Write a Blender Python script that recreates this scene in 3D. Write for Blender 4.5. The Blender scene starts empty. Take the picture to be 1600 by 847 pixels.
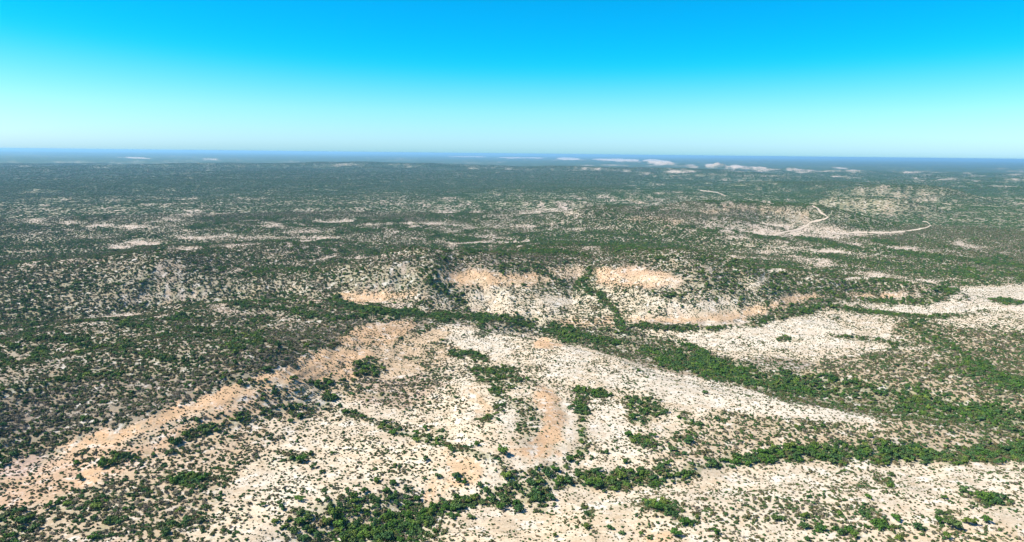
import bpy, math, random
import numpy as np
from mathutils import Matrix, Vector

# ------------------------------------------------------------------ camera, sky, sun, exposure
S = bpy.context.scene
COL = S.collection
CAM_Z = 120.0
PW, PH = 1600.0, 847.0
FPX = 1101.0
PITCH = math.atan((423.5 - 240.0) / FPX)
ROLL = math.radians(0.61)
fw = np.array([0.0, math.cos(PITCH), -math.sin(PITCH)])
r0 = np.array([1.0, 0.0, 0.0]); u0 = np.array([0.0, math.sin(PITCH), math.cos(PITCH)])
rt = math.cos(ROLL) * r0 + math.sin(ROLL) * u0
up = -math.sin(ROLL) * r0 + math.cos(ROLL) * u0
cam_data = bpy.data.cameras.new('camera')
cam_data.sensor_width = 36.0
cam_data.lens = 36.0 * FPX / PW
cam_data.clip_start = 0.5
cam_data.clip_end = 200000.0
cam = bpy.data.objects.new('camera', cam_data); COL.objects.link(cam)
M = Matrix(((rt[0], up[0], -fw[0], 0), (rt[1], up[1], -fw[1], 0), (rt[2], up[2], -fw[2], CAM_Z), (0, 0, 0, 1)))
cam.matrix_world = M
S.camera = cam

SUN_EL = math.radians(50); SUN_AZ = math.radians(-98)     # azimuth from +Y towards +X: the sun stands to the left
W = bpy.data.worlds.new('World'); S.world = W; W.use_nodes = True
nt = W.node_tree; N = nt.nodes; L = nt.links
for n in list(N): N.remove(n)
out = N.new('ShaderNodeOutputWorld'); bg = N.new('ShaderNodeBackground')
sky = N.new('ShaderNodeTexSky'); sky.sky_type = 'NISHITA'; sky.sun_disc = False
sky.sun_elevation = SUN_EL; sky.sun_rotation = SUN_AZ
sky.altitude = 200; sky.air_density = 1.0; sky.dust_density = 0.6; sky.ozone_density = 3.0
hs = N.new('ShaderNodeHueSaturation'); hs.inputs['Saturation'].default_value = 1.35
gm = N.new('ShaderNodeGamma'); gm.inputs['Gamma'].default_value = 1.0
L.new(sky.outputs[0], hs.inputs['Color'])
# deep, clean blue: less red aloft, a cool pale band low down
sp = N.new('ShaderNodeSeparateColor'); cb = N.new('ShaderNodeCombineColor'); L.new(hs.outputs[0], sp.inputs[0])
def wm(op, a, b):
    n = N.new('ShaderNodeMath'); n.operation = op
    for k, z in enumerate((a, b)):
        if isinstance(z, (int, float)): n.inputs[k].default_value = z
        else: L.new(z, n.inputs[k])
    return n.outputs[0]
tc = N.new('ShaderNodeTexCoord'); sx = N.new('ShaderNodeSeparateXYZ'); L.new(tc.outputs['Generated'], sx.inputs[0])
hi = N.new('ShaderNodeMapRange'); L.new(sx.outputs[2], hi.inputs['Value']); hi.inputs['From Min'].default_value = .24; hi.inputs['From Max'].default_value = .6; hi.inputs['To Max'].default_value = .85
dd = wm('MULTIPLY', wm('SUBTRACT', sp.outputs[0], 2.15), .54)
soft = wm('ADD', dd, wm('POWER', wm('ADD', wm('MULTIPLY', dd, dd), .02), .5))
L.new(wm('MAXIMUM', soft, wm('MULTIPLY', sp.outputs[0], hi.outputs[0])), cb.inputs[0])
L.new(wm('ADD', wm('MULTIPLY', sp.outputs[1], .915), wm('MULTIPLY', sp.outputs[0], .09)), cb.inputs[1])
L.new(wm('ADD', sp.outputs[2], wm('MULTIPLY', sp.outputs[0], .42)), cb.inputs[2])
L.new(cb.outputs[0], gm.inputs['Color']); L.new(gm.outputs[0], bg.inputs['Color'])
bg.inputs['Strength'].default_value = 0.087
L.new(bg.outputs[0], out.inputs['Surface'])

sl = bpy.data.lights.new('sun', 'SUN'); sl.energy = 5.0; sl.angle = math.radians(0.53); sl.color = (1.0, 0.93, 0.83)
sun = bpy.data.objects.new('sun', sl); COL.objects.link(sun)
sdir = Vector((math.sin(SUN_AZ) * math.cos(SUN_EL), math.cos(SUN_AZ) * math.cos(SUN_EL), math.sin(SUN_EL)))
sun.rotation_euler = sdir.to_track_quat('Z', 'Y').to_euler()
sun.location = (0, 0, 400)

S.view_settings.view_transform = 'Standard'; S.view_settings.look = 'None'
S.view_settings.exposure = 0.98; S.view_settings.gamma = 1.0; S.view_settings.use_curve_mapping = False
S.render.engine = 'CYCLES'
S.cycles.max_bounces = 5; S.cycles.diffuse_bounces = 2; S.cycles.glossy_bounces = 1
S.cycles.transmission_bounces = 2; S.cycles.volume_bounces = 0; S.cycles.transparent_max_bounces = 8
S.cycles.use_adaptive_sampling = True; S.cycles.adaptive_threshold = 0.02

# ------------------------------------------------------------------ helpers
rng = np.random.default_rng(11)
_tab = rng.random((256, 256))

def vnoise(x, y, seed=0):
    x = np.asarray(x, float) + seed * 37.17; y = np.asarray(y, float) + seed * 91.3
    xi = np.floor(x); yi = np.floor(y); fx = x - xi; fy = y - yi
    fx = fx * fx * fx * (fx * (fx * 6 - 15) + 10); fy = fy * fy * fy * (fy * (fy * 6 - 15) + 10)
    i = xi.astype(np.int64) & 255; j = yi.astype(np.int64) & 255; i1 = (i + 1) & 255; j1 = (j + 1) & 255
    a = _tab[i, j]; b = _tab[i1, j]; c = _tab[i, j1]; d = _tab[i1, j1]
    return (a + (b - a) * fx) * (1 - fy) + (c + (d - c) * fx) * fy * 1.0

def fbm(x, y, seed=0, octv=4):
    s = 0; a = 0.5; t = 0
    for o in range(octv):
        ca, sa = math.cos(o * 1.1 + .4), math.sin(o * 1.1 + .4)
        s = s + a * vnoise((x * ca - y * sa) * 2 ** o, (x * sa + y * ca) * 2 ** o, seed + o * 5); t += a; a *= 0.5
    return s / t

def sstep(a, b, x):
    t = np.clip((x - a) / (b - a), 0, 1); return t * t * (3 - 2 * t)

def ray(px, py):
    px = np.asarray(px, float); py = np.asarray(py, float)
    d = fw[None] * FPX + rt[None] * (px[:, None] - 800) - up[None] * (py[:, None] - 423.5)
    az = np.arctan2(d[:, 0], d[:, 1]); t = -d[:, 2] / np.hypot(d[:, 0], d[:, 1])
    return az, np.maximum(t, 0.0022)                       # azimuth, tangent of the angle below the horizontal

def plane(px, py, z):
    az, t = ray([px], [py]); r = (CAM_Z - z) / t[0]
    return (r * math.sin(az[0]), r * math.cos(az[0]))

def project(x, y, z):
    v = np.stack([x, y, z - CAM_Z], -1)
    f = v @ fw
    return 800 + FPX * (v @ rt) / f, 423.5 - FPX * (v @ up) / f

def seg_dist(x, y, pts):
    best = np.full(np.shape(x), 1e12)
    for (ax, ay), (bx, by) in zip(pts[:-1], pts[1:]):
        dx, dy = bx - ax, by - ay; l2 = dx * dx + dy * dy + 1e-9
        t = np.clip(((x - ax) * dx + (y - ay) * dy) / l2, 0, 1)
        best = np.minimum(best, (x - ax - t * dx) ** 2 + (y - ay - t * dy) ** 2)
    return np.sqrt(best)

# ------------------------------------------------------------------ the relief: low limestone hills, washes, far bluffs
# crest lines seen in the photo; (points on the photo, height, half width in metres)
RIDGES = [
    ([(-60, 600), (60, 585), (190, 570), (300, 578)], 17, 52),
    ([(120, 515), (260, 520), (420, 535), (455, 540)], 13, 48),
    ([(330, 478), (450, 482), (560, 494)], 9, 42),
    ([(0, 425), (120, 422), (230, 418)], 12, 60),
    ([(230, 400), (290, 385), (380, 380)], 11, 90),
    ([(300, 425), (420, 425)], 10, 60),
    ([(560, 432), (640, 434)], 10, 50),
    ([(740, 396), (860, 384), (980, 388), (1030, 400)], 24, 95),
    ([(860, 384), (840, 405)], 4, 50),
    ([(785, 600), (790, 640), (775, 680)], 4, 24),
    ([(1270, 430), (1350, 432), (1410, 436)], 10, 42),
    ([(1100, 445), (1150, 440)], 7, 70),
    ([(1060, 365), (1180, 372)], 5, 60),
    ([(980, 325), (1060, 333)], 18, 130),
    ([(1110, 318), (1200, 314), (1260, 322)], 20, 110),
    ([(1330, 307), (1380, 309)], 22, 90),
    ([(1380, 292), (1430, 293)], 26, 150),
    ([(1240, 283), (1330, 284)], 26, 260),
    ([(860, 312), (900, 314)], 10, 120),
    ([(560, 258), (640, 256), (700, 259)], 22, 700),
    ([(120, 262), (330, 258), (470, 258)], 14, 800),
    ([(900, 262), (1000, 262), (1090, 264), (1130, 268)], 26, 420),
]
VALES = [
    ([(835, 508), (960, 528), (1060, 566), (1180, 595), (1300, 608), (1450, 632), (1600, 665), (1750, 690)], 5, 24),
    ([(-80, 505), (100, 487), (236, 478), (440, 472), (530, 480), (630, 490), (760, 497), (835, 508)], 5, 26),
    ([(500, 860), (600, 820), (700, 790), (830, 778), (950, 752), (1062, 745), (1200, 716), (1400, 712), (1700, 700)], 4, 18),
    ([(665, 425), (680, 450), (715, 466), (735, 488)], 6, 20),
]
# pale bluffs of the river canyon, given by where their foot shows
BLUFFS = [
    ([(780, 248), (845, 249)], 26, 230), ([(862, 250.5), (905, 251)], 34, 170), ([(935, 251.5), (985, 252.5)], 36, 160), ([(1008, 255), (1035, 256.5), (1056, 258.5)], 42, 190),
    ([(1064, 260), (1072, 260.2)], 15, 120), ([(1080, 260.6), (1090, 261)], 20, 110), ([(1102, 262), (1112, 262.2)], 22, 110), ([(1118, 262.3), (1126, 262.5)], 28, 100), ([(1136, 262.5), (1158, 263)], 30, 130),
    ([(1180, 264), (1194, 264.5)], 32, 170), ([(1210, 265.5), (1226, 266)], 20, 150), ([(1240, 266), (1256, 266.5)], 24, 110), ([(1300, 269), (1330, 270)], 26, 130), ([(1485, 284), (1506, 284)], 16, 50), ([(1586, 284), (1610, 284)], 16, 50),
]
_R = []
for n_, (pts, A, w) in enumerate(RIDGES):
    A = A * (1.35 if n_ not in (0, 1, 2, 9) and w < 160 else 1.0); _R.append(([plane(px, py, A) for px, py in pts], A, w))
for pts, A, w in VALES: _R.append(([plane(px, py, 0) for px, py in pts], -A, w))
for pts, A, w in BLUFFS: _R.append(([plane(px, py, 0) for px, py in pts], A, w))

def height(x, y):
    x = np.asarray(x, float); y = np.asarray(y, float)
    r = np.hypot(x, y)
    h = (fbm(x / 210, y / 210, 3, 4) - .5) * 13 * sstep(120, 500, r)
    h = h + (fbm(x / 900, y / 900, 9, 4) - .5) * 40 * sstep(900, 2600, r) * (1 - .65 * sstep(4500, 7500, r))
    h = h + (fbm(x / 5200, y / 5200, 14, 3) - .5) * 22 * sstep(4000, 14000, r)
    wx = (fbm(x / 45, y / 45, 21, 3) - .5) * 26; wy = (fbm(x / 45, y / 45, 33, 3) - .5) * 26
    for n_, (pts, A, w) in enumerate(_R):
        P = np.array(pts); m = 3 * w + 30
        k = (x > P[:, 0].min() - m) & (x < P[:, 0].max() + m) & (y > P[:, 1].min() - m) & (y < P[:, 1].max() + m)
        if not k.any(): continue
        q = 1.0 if w < 200 else 3.0
        d = seg_dist(x[k] + wx[k] * q, y[k] + wy[k] * q, pts) / w
        if len(_R) - n_ <= len(BLUFFS):
            A = A * (.25 + .75 * fbm(x[k] / 60, y[k] / 60, 95, 3))      # gullied rock faces
        h[k] = h[k] + A * np.exp(-np.abs(d) ** 2.6)
    h = h + 0.16 * np.sin(h * 2 * math.pi / 2.6)           # limestone benches
    return np.clip(h, -45, 96)

def at(px, py):
    """where the line of sight of a photo point meets the ground"""
    az, t = ray(px, py)
    rr = np.geomspace(120, 55000, 360)
    X = rr[None] * np.sin(az)[:, None]; Y = rr[None] * np.cos(az)[:, None]
    Z = height(X.ravel(), Y.ravel()).reshape(X.shape)
    below = (CAM_Z - rr[None] * t[:, None]) <= Z
    i = np.where(below.any(1), below.argmax(1), len(rr) - 1); i = np.maximum(i, 1)
    n = np.arange(len(i)); ga = (CAM_Z - rr[i - 1] * t) - Z[n, i - 1]; gb = (CAM_Z - rr[i] * t) - Z[n, i]
    f = np.clip(ga / np.where(np.abs(ga - gb) < 1e-9, 1e-9, ga - gb), 0, 1)
    r = rr[i - 1] + f * (rr[i] - rr[i - 1])
    return np.stack([r * np.sin(az), r * np.cos(az)], 1)

def dens(pts, step=14):
    o = []
    for a, b in zip(pts[:-1], pts[1:]):
        k = max(1, int(math.hypot(b[0] - a[0], b[1] - a[1]) / step))
        for q in range(k): o.append((a[0] + (b[0] - a[0]) * q / k, a[1] + (b[1] - a[1]) * q / k))
    o.append(pts[-1]); return o

def area(pts): return at(*zip(*dens(list(pts) + [pts[0]])))

def band(pts, w, step=10):
    """a winding band drawn by its middle line; w is its breadth on the photo"""
    p = np.array(dens(pts, step), float); n = len(p)
    ww = np.interp(np.linspace(0, 1, n), np.linspace(0, 1, len(w)), w) if isinstance(w, (list, tuple)) else np.full(n, float(w))
    ww = ww * (1 + .45 * np.sin(np.arange(n) * 1.7 + pts[0][0]) * np.cos(np.arange(n) * .63 + pts[0][1]))
    ww[0] *= .3; ww[-1] *= .3
    T = np.gradient(p, axis=0); T /= np.linalg.norm(T, axis=1)[:, None] + 1e-9
    Nn = np.stack([-T[:, 1], T[:, 0]], 1)
    q = np.concatenate([p + Nn * ww[:, None] / 2, (p - Nn * ww[:, None] / 2)[::-1]])
    q = np.concatenate([q, q[:1]])
    return at(q[:, 0], q[:, 1])

def inside(x, y, poly):
    c = np.zeros(x.shape, np.int16)                        # winding number, so bands may overlap themselves
    for (x1, y1), (x2, y2) in zip(poly[:-1], poly[1:]):
        if y1 == y2: continue
        c += (((y1 > y) != (y2 > y)) & (x < (x2 - x1) * (y - y1) / (y2 - y1) + x1)) * (1 if y2 > y1 else -1)
    return c != 0

# ------------------------------------------------------------------ the ground sheet's lattice
def yrow(py): return CAM_Z / math.tan(PITCH + math.atan((py - 423.5) / FPX)) if True else 0
r_list = list(np.geomspace(3, 195, 22)[:-1])
r_list += [yrow(v) for v in np.arange(862, 300, -1.15)]
r_list += [yrow(v) for v in np.arange(300, 248, -0.55)]
r_list += list(np.geomspace(yrow(248) * 1.03, 60000, 46))
r_g = np.array(r_list)
az_f = np.radians(np.arange(-43, 43.001, 0.068))
az_l = np.radians(np.linspace(-180, -43, 90)[:-1]); az_r = np.radians(np.linspace(43, 180, 90)[1:])
az_g = np.concatenate([az_l, az_f, az_r])
NR, NA = len(r_g), len(az_g)
GX = r_g[:, None] * np.sin(az_g)[None]; GY = r_g[:, None] * np.cos(az_g)[None]
GZ = height(GX.ravel(), GY.ravel()).reshape(NR, NA)
GZ[:, -1] = GZ[:, 0]

SLP = np.gradient(GZ, axis=0) / np.gradient(r_g)[:, None]
def lookup(F, x, y):
    r = np.hypot(x, y); a = np.arctan2(x, y)
    fi = np.interp(r, r_g, np.arange(NR)); fj = np.interp(a, az_g, np.arange(NA))
    i = np.clip(fi.astype(int), 0, NR - 2); j = np.clip(fj.astype(int), 0, NA - 2); fi = fi - i; fj = fj - j
    if F.ndim == 3: fi = fi[:, None]; fj = fj[:, None]
    return (F[i, j] * (1 - fi) + F[i + 1, j] * fi) * (1 - fj) + (F[i, j + 1] * (1 - fi) + F[i + 1, j + 1] * fi) * fj

# ------------------------------------------------------------------ what grows where, and the colour of the soil
WHITE = np.array([.50, .435, .335]); CREAM = np.array([.47, .365, .235]); TAN = np.array([.46, .30, .17])
PINK = np.array([.40, .285, .21]); MAUVE = np.array([.27, .205, .17]); GREYW = np.array([.45, .42, .40])
x, y = GX.ravel(), GY.ravel(); R = np.hypot(x, y)
PXX, PYY = project(x, np.maximum(y, 1), GZ.ravel())
n60 = fbm(x / 60, y / 60, 41, 4); n200 = fbm(x / 240, y / 240, 47, 4); n12 = fbm(x / 14, y / 14, 52, 3); n900 = fbm(x / 1100, y / 1100, 57, 4)
bench = .5 + .5 * np.sin(GZ.ravel() * 2 * math.pi / 2.6 + n60 * 2.2)
cover = .66 + (n60 - .5) * .5 + (n200 - .5) * .40 + (bench - .5) * .16 + sstep(900, 3500, R) * .12
n3k = fbm(x / 700, y / 1500, 59, 5)
cover = cover - .28 * sstep(.62, .72, n3k) * sstep(5500, 9000, R)
green = .46 + (n200 - .5) * 1.3 + (bench - .5) * .5
grey = .17 + (n60 - .5) * .8
soil = MAUVE[None] * .50 + GREYW[None] * .10 + CREAM[None] * .16 + (n12[:, None] - .5) * .12
small = np.full(x.shape, .25)

wa = sstep(600, 2600, R)
WXn = (fbm(x / 13, y / 13, 61, 3) - .5) * 8 + (fbm(x / 220, y / 220, 63, 3) - .5) * 60 * wa
WYn = (fbm(x / 13, y / 13, 67, 3) - .5) * 10 + (fbm(x / 220, y / 220, 69, 3) - .5) * 80 * wa

n5 = fbm(x / 5, y / 5, 73, 3)
HX = (vnoise(x / 3.2, y / 3.2, 71) - .5) * 9
def paint(poly, cov=None, gre=None, gry=None, col=None, sml=None, k=1.0, warp=1.0, rag=.0):
    wxx = x + WXn * warp; wyy = y + WYn * warp; m_ = 20 * warp
    m_ = 12 + 60 * wa * warp; b = (wxx > poly[:, 0].min() - m_) & (wxx < poly[:, 0].max() + m_) & (wyy > poly[:, 1].min() - m_) & (wyy < poly[:, 1].max() + m_)
    idx = np.nonzero(b)[0]
    if not len(idx): return
    s = (inside(wxx[idx], wyy[idx], poly) * 1.0 + inside(x[idx] + WXn[idx] * warp * .4 + HX[idx], y[idx] + WYn[idx] * warp * .4 - HX[idx], poly) + inside(x[idx] + WXn[idx] * warp * 1.7 - HX[idx], y[idx] + WYn[idx] * warp * 1.7 + HX[idx] * 1.5, poly)) / 3
    kk = k * (1 - rag * (n12[idx] > .55)) * sstep(.2, .8, s + (n5[idx] - .5) * 1.1 * (s < 1))
    def mix(F, v, amp=0.0):
        if v is None: return
        vv = v + (n60[idx] - .5) * amp + (n12[idx] - .5) * amp
        F[idx] = F[idx] * (1 - kk) + vv * kk
    mix(cover, cov, .35); mix(green, gre, .3); mix(grey, gry, .3); mix(small, sml)
    if col is not None:
        c = col[None] * (1 + (n12[idx] - .5)[:, None] * .4 + (n60[idx] - .5)[:, None] * .3 + (n5[idx] - .5)[:, None] * .25)
        soil[idx] = soil[idx] * (1 - kk)[:, None] + c * kk[:, None]

A_ = lambda pts, **k: paint(area(pts), **{'warp': .8, **k})
B_ = lambda pts, w, **k: paint(band(pts, w), **{'warp': .4, **k})
DRY = dict(cov=.30, gre=.28, gry=.35, sml=.7)
# broad zones
A_([(-200, 300), (700, 300), (660, 345), (-200, 350)], cov=.82, gre=.30, gry=.45, k=.7)
A_([(-200, 262), (1040, 262), (960, 300), (-200, 312)], cov=.90, gre=.32, gry=.4, k=.8)
A_([(-300, 860), (-300, 770), (0, 745), (120, 692), (380, 600), (560, 541), (700, 508), (835, 520), (960, 556), (1100, 600), (1330, 648), (1600, 690), (1900, 720), (1900, 900), (-300, 900)],
   col=WHITE * .55 + CREAM * .45, **DRY)
A_([(-300, 770), (0, 740), (120, 700), (300, 650), (400, 620), (520, 640), (420, 700), (350, 770), (280, 847), (100, 900), (-300, 900)], cov=.52, gre=.34, gry=.5, col=CREAM * .5 + PINK * .5, sml=.6, k=.85)
A_([(-200, 745), (-40, 700), (60, 720), (40, 790), (120, 850), (60, 900), (-200, 900)], cov=.6, gre=.3, gry=.7, k=.6)
A_([(970, 505), (1060, 512), (1180, 500), (1290, 470), (1340, 470), (1480, 462), (1500, 445), (1800, 436), (1800, 560), (1560, 530), (1440, 500), (1400, 520), (1420, 560), (1330, 575), (1230, 560), (1130, 560), (1050, 535)],
   col=WHITE * .6 + CREAM * .4, cov=.32, gre=.35, gry=.3, sml=.6)
A_([(1400, 500), (1560, 520), (1800, 540), (1800, 700), (1600, 650), (1450, 615), (1360, 600), (1240, 585), (1290, 560), (1390, 550)], col=CREAM * .5 + PINK * .5, cov=.66, gre=.38, gry=.4, sml=.5)
A_([(1140, 625), (1300, 655), (1480, 660), (1700, 695), (1700, 715), (1450, 705), (1300, 700), (1160, 700), (1040, 725), (1040, 690)], col=CREAM * .7 + PINK * .3, cov=.60, gre=.32, gry=.42, k=.85, rag=.5)
A_([(730, 455), (860, 445), (1000, 450), (1100, 455), (1180, 430), (1250, 445), (1180, 485), (1100, 498), (990, 500), (960, 510), (860, 506), (760, 490), (700, 470)], col=WHITE * .6 + CREAM * .4, cov=.46, gre=.38, gry=.25, sml=.6)
A_([(1080, 372), (1200, 372), (1290, 380), (1400, 405), (1560, 430), (1600, 445), (1400, 450), (1250, 430), (1120, 420), (1060, 400)], col=WHITE * .5 + PINK * .5, cov=.66, gre=.45, gry=.2, k=.9)
A_([(1400, 330), (1700, 325), (1700, 425), (1560, 430), (1440, 395), (1380, 370)], cov=.88, gre=.32, gry=.45, k=.8)
A_([(1040, 305), (1180, 330), (1330, 345), (1420, 372), (1300, 380), (1200, 366), (1060, 350), (960, 330)], cov=.72, gre=.26, gry=.5, col=PINK * .6 + GREYW * .4, k=.7)
A_([(990, 400), (1090, 395), (1180, 425), (1150, 460), (1060, 480), (1040, 450), (1060, 425)], cov=.66, gre=.55, gry=.15, col=WHITE * .5 + PINK * .5, k=.8)
A_([(-300, 344), (560, 338), (700, 350), (660, 410), (560, 440), (430, 480), (-300, 500)], cov=.76, gre=.46, gry=.22, k=.6)
# mauve-grey brush on the hill slopes that face the viewer
GB = dict(cov=.74, gre=.22, gry=.66, col=MAUVE * .82, sml=.5)
A_([(-80, 640), (60, 610), (180, 590), (300, 582), (400, 590), (350, 606), (290, 630), (200, 662), (90, 695), (0, 742), (-120, 760)], **GB)
A_([(300, 565), (400, 545), (470, 548), (490, 556), (440, 575), (385, 592), (340, 586)], **GB)
A_([(400, 520), (470, 505), (560, 500), (600, 508), (545, 530), (500, 543), (430, 540)], **GB)
A_([(130, 408), (230, 405), (190, 422), (120, 418)], k=.7, **GB)
A_([(225, 425), (300, 415), (290, 440), (235, 443)], k=.7, **GB)
A_([(570, 400), (650, 400), (660, 418), (600, 420), (560, 412)], k=.7, **GB)
A_([(0, 415), (120, 420), (170, 440), (0, 442)], k=.5, **GB)
A_([(700, 412), (760, 400), (860, 398), (950, 398), (1030, 412), (1050, 424), (980, 420), (900, 414), (830, 412), (740, 420), (690, 428)], k=.65, **GB)
A_([(480, 440), (525, 443), (525, 458), (490, 455)], k=.7, **GB)
G1 = dict(cov=.90, gre=.8, gry=.08, sml=.1)
G3 = dict(cov=.76, gre=.68, gry=.12, sml=.3)
G2 = dict(cov=.76, gre=.60, gry=.12, sml=.1)
# tan, cream and white bare ground
A_([(240, 690), (300, 662), (398, 604), (470, 606), (430, 640), (380, 650), (330, 676), (260, 705), (170, 745), (60, 785), (-60, 800), (-60, 765), (20, 745), (100, 706)], cov=.38, gre=.3, gry=.5, col=TAN * .6 + PINK * .4, k=.9)
A_([(490, 545), (640, 520), (700, 512), (720, 540), (690, 575), (600, 590), (560, 620), (470, 610), (430, 600)], cov=.36, gre=.3, gry=.4, col=TAN * .5 + CREAM * .5, k=.8)
A_([(560, 590), (660, 585), (700, 600), (640, 640), (560, 625)], cov=.55, gre=.2, gry=.7, col=PINK, k=.8)
A_([(640, 580), (690, 570), (770, 560), (800, 590), (740, 600), (700, 640), (660, 650), (640, 620)], cov=.45, gre=.4, gry=.4, k=.7)
TN = dict(cov=.16, gre=.2, gry=.5, col=TAN, sml=.9)
A_([(80, 706), (100, 692), (200, 665), (250, 646), (300, 626), (345, 601), (378, 598), (392, 612), (350, 632), (300, 652), (230, 672), (160, 700)], **TN)
A_([(385, 597), (440, 576), (480, 556), (505, 546), (560, 546), (592, 553), (560, 566), (553, 588), (490, 596), (440, 604), (405, 606)], **TN)
A_([(520, 536), (545, 512), (590, 502), (655, 502), (640, 522), (600, 540), (560, 542)], cov=.36, gre=.2, gry=.4, col=TAN, sml=.8)
A_([(518, 458), (560, 456), (600, 455), (650, 449), (668, 453), (640, 466), (600, 476), (560, 478), (530, 470)], cov=.3, gre=.2, gry=.3, col=TAN)
A_([(570, 475), (640, 462), (690, 455), (728, 484), (640, 486)], cov=.5, gre=.3, gry=.3, col=PINK * .5 + WHITE * .5, k=.8)
A_([(430, 472), (480, 465), (560, 480), (620, 492), (560, 488)], cov=.45, gre=.2, gry=.4, col=PINK, k=.8)
A_([(682, 430), (732, 421), (770, 427), (834, 428), (870, 440), (800, 447), (730, 447), (694, 440)], cov=.26, gre=.2, gry=.45, col=TAN)
B_([(720, 440), (790, 442), (860, 436)], 5, cov=.12, col=CREAM)
A_([(842, 418), (916, 416), (914, 438), (880, 440), (862, 430)], cov=.32, gre=.2, gry=.4, col=PINK * .4 + CREAM * .6)
A_([(926, 418), (1000, 420), (1040, 426), (1072, 440), (1020, 452), (935, 442)], cov=.26, gre=.2, gry=.4, col=TAN * .7 + PINK * .3)
B_([(960, 435), (1030, 438), (1070, 440)], 6, cov=.15, col=CREAM)
B_([(975, 498), (1050, 499), (1130, 497), (1200, 480), (1255, 464), (1290, 461)], [8, 8, 10, 14, 14, 8], cov=.15, gre=.25, gry=.3, col=TAN * .75 + CREAM * .25)
B_([(990, 506), (1060, 508), (1130, 506)], 4, cov=.12, col=WHITE)
B_([(1296, 457), (1347, 462), (1397, 463), (1431, 457), (1446, 451)], [4, 6, 7, 7, 5], cov=.10, gre=.1, gry=.2, col=TAN)
B_([(1340, 466), (1400, 467), (1445, 460), (1468, 454)], [3, 4, 5, 5], cov=.08, col=WHITE)
A_([(858, 500), (960, 492), (958, 508), (880, 510)], cov=.5, gre=.2, gry=.45, col=TAN * .6 + PINK * .4)
W1 = dict(cov=.23, gre=.25, gry=.3, col=WHITE, sml=.8)
B_([(940, 461), (905, 470), (860, 470), (820, 480)], [5, 8, 9, 6], **W1)
B_([(770, 482), (840, 486), (900, 488)], 4, **W1)
B_([(1020, 476), (1080, 478), (1140, 470), (1180, 452), (1195, 430)], [6, 7, 6, 5, 8], **W1)
B_([(1180, 424), (1215, 422), (1235, 424)], 6, **W1)
B_([(1236, 428), (1280, 440), (1330, 438), (1370, 432)], [3, 4, 7, 4], **W1)
A_([(720, 516), (775, 517), (802, 530), (793, 556), (742, 546), (690, 535)], **W1)
A_([(895, 540), (922, 551), (905, 586), (850, 594), (850, 560)], **W1)
A_([(920, 573), (1010, 574), (1080, 590), (1150, 602), (1230, 627), (1350, 648), (1372, 660), (1300, 662), (1200, 650), (1130, 640), (1050, 628), (1000, 612), (940, 600)], **W1)
A_([(925, 620), (975, 625), (982, 670), (1000, 690), (990, 715), (958, 710), (930, 680)], **W1)
B_([(880, 625), (892, 660), (888, 695), (862, 722), (815, 732), (775, 728)], [12, 10, 12, 12, 10, 8], **W1)
A_([(705, 583), (730, 590), (748, 620), (757, 656), (726, 656), (735, 630), (716, 604)], **W1)
A_([(770, 632), (800, 618), (814, 650), (800, 684), (775, 665)], **W1)
A_([(757, 733), (785, 745), (796, 765), (760, 770), (730, 776), (690, 802), (678, 797), (720, 764), (755, 758)], **W1)
A_([(1085, 870), (1050, 792), (1080, 772), (1150, 748), (1230, 736), (1400, 732), (1700, 732), (1700, 800), (1500, 770), (1400, 790), (1250, 800), (1250, 870)], cov=.31, gre=.25, gry=.4, col=WHITE * .72 + CREAM * .28, sml=.9)
A_([(1300, 870), (1450, 830), (1700, 820), (1700, 900), (1300, 900)], cov=.36, gre=.3, gry=.4, col=CREAM, sml=.8, k=.8)
A_([(790, 800), (900, 785), (1010, 805), (1040, 870), (780, 870), (650, 850)], cov=.22, gre=.25, gry=.35, col=CREAM * .7 + WHITE * .3, sml=.9)
A_([(1060, 522), (1130, 516), (1230, 500), (1282, 492), (1335, 520), (1335, 542), (1250, 545), (1150, 548), (1090, 542)], **W1)
A_([(1340, 480), (1420, 476), (1480, 468), (1505, 452), (1700, 444), (1700, 470), (1560, 486), (1480, 492), (1390, 488)], **W1)
A_([(1400, 524), (1460, 545), (1420, 548), (1340, 540)], k=.7, **W1)
A_([(400, 650), (520, 655), (640, 690), (690, 715), (640, 740), (540, 735), (440, 690)], cov=.27, gre=.25, gry=.35, col=WHITE * .5 + CREAM * .5, sml=.9)
A_([(420, 740), (480, 735), (500, 770), (440, 800), (400, 790)], k=.8, **W1)
A_([(690, 716), (720, 715), (762, 736), (745, 757), (700, 760), (690, 778), (655, 792), (665, 770), (700, 745)], cov=.14, gre=.3, col=TAN * .7 + CREAM * .3, sml=.7)
A_([(745, 604), (768, 642), (750, 656), (742, 640), (722, 602)], cov=.15, col=TAN * .5 + CREAM * .5)
A_([(838, 528), (856, 524), (876, 540), (860, 546), (836, 546)], cov=.10, gre=.1, gry=.2, col=TAN)
A_([(832, 600), (852, 600), (868, 622), (880, 650), (876, 682), (858, 702), (830, 716), (798, 718), (790, 709), (818, 700), (842, 682), (848, 650), (836, 622)], cov=.12, gre=.15, gry=.5, col=TAN)
A_([(1008, 828), (1050, 832), (1056, 860), (1000, 860)], cov=.2, col=TAN * .6 + CREAM * .4)
A_([(130, 735), (165, 733), (150, 752), (120, 762)], cov=.15, col=TAN)
A_([(20, 716), (60, 700), (90, 715), (40, 742), (8, 740)], cov=.3, col=PINK * .7 + MAUVE * .3)
A_([(400, 456), (440, 452), (445, 460), (410, 464)], cov=.25, col=CREAM)
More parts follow.
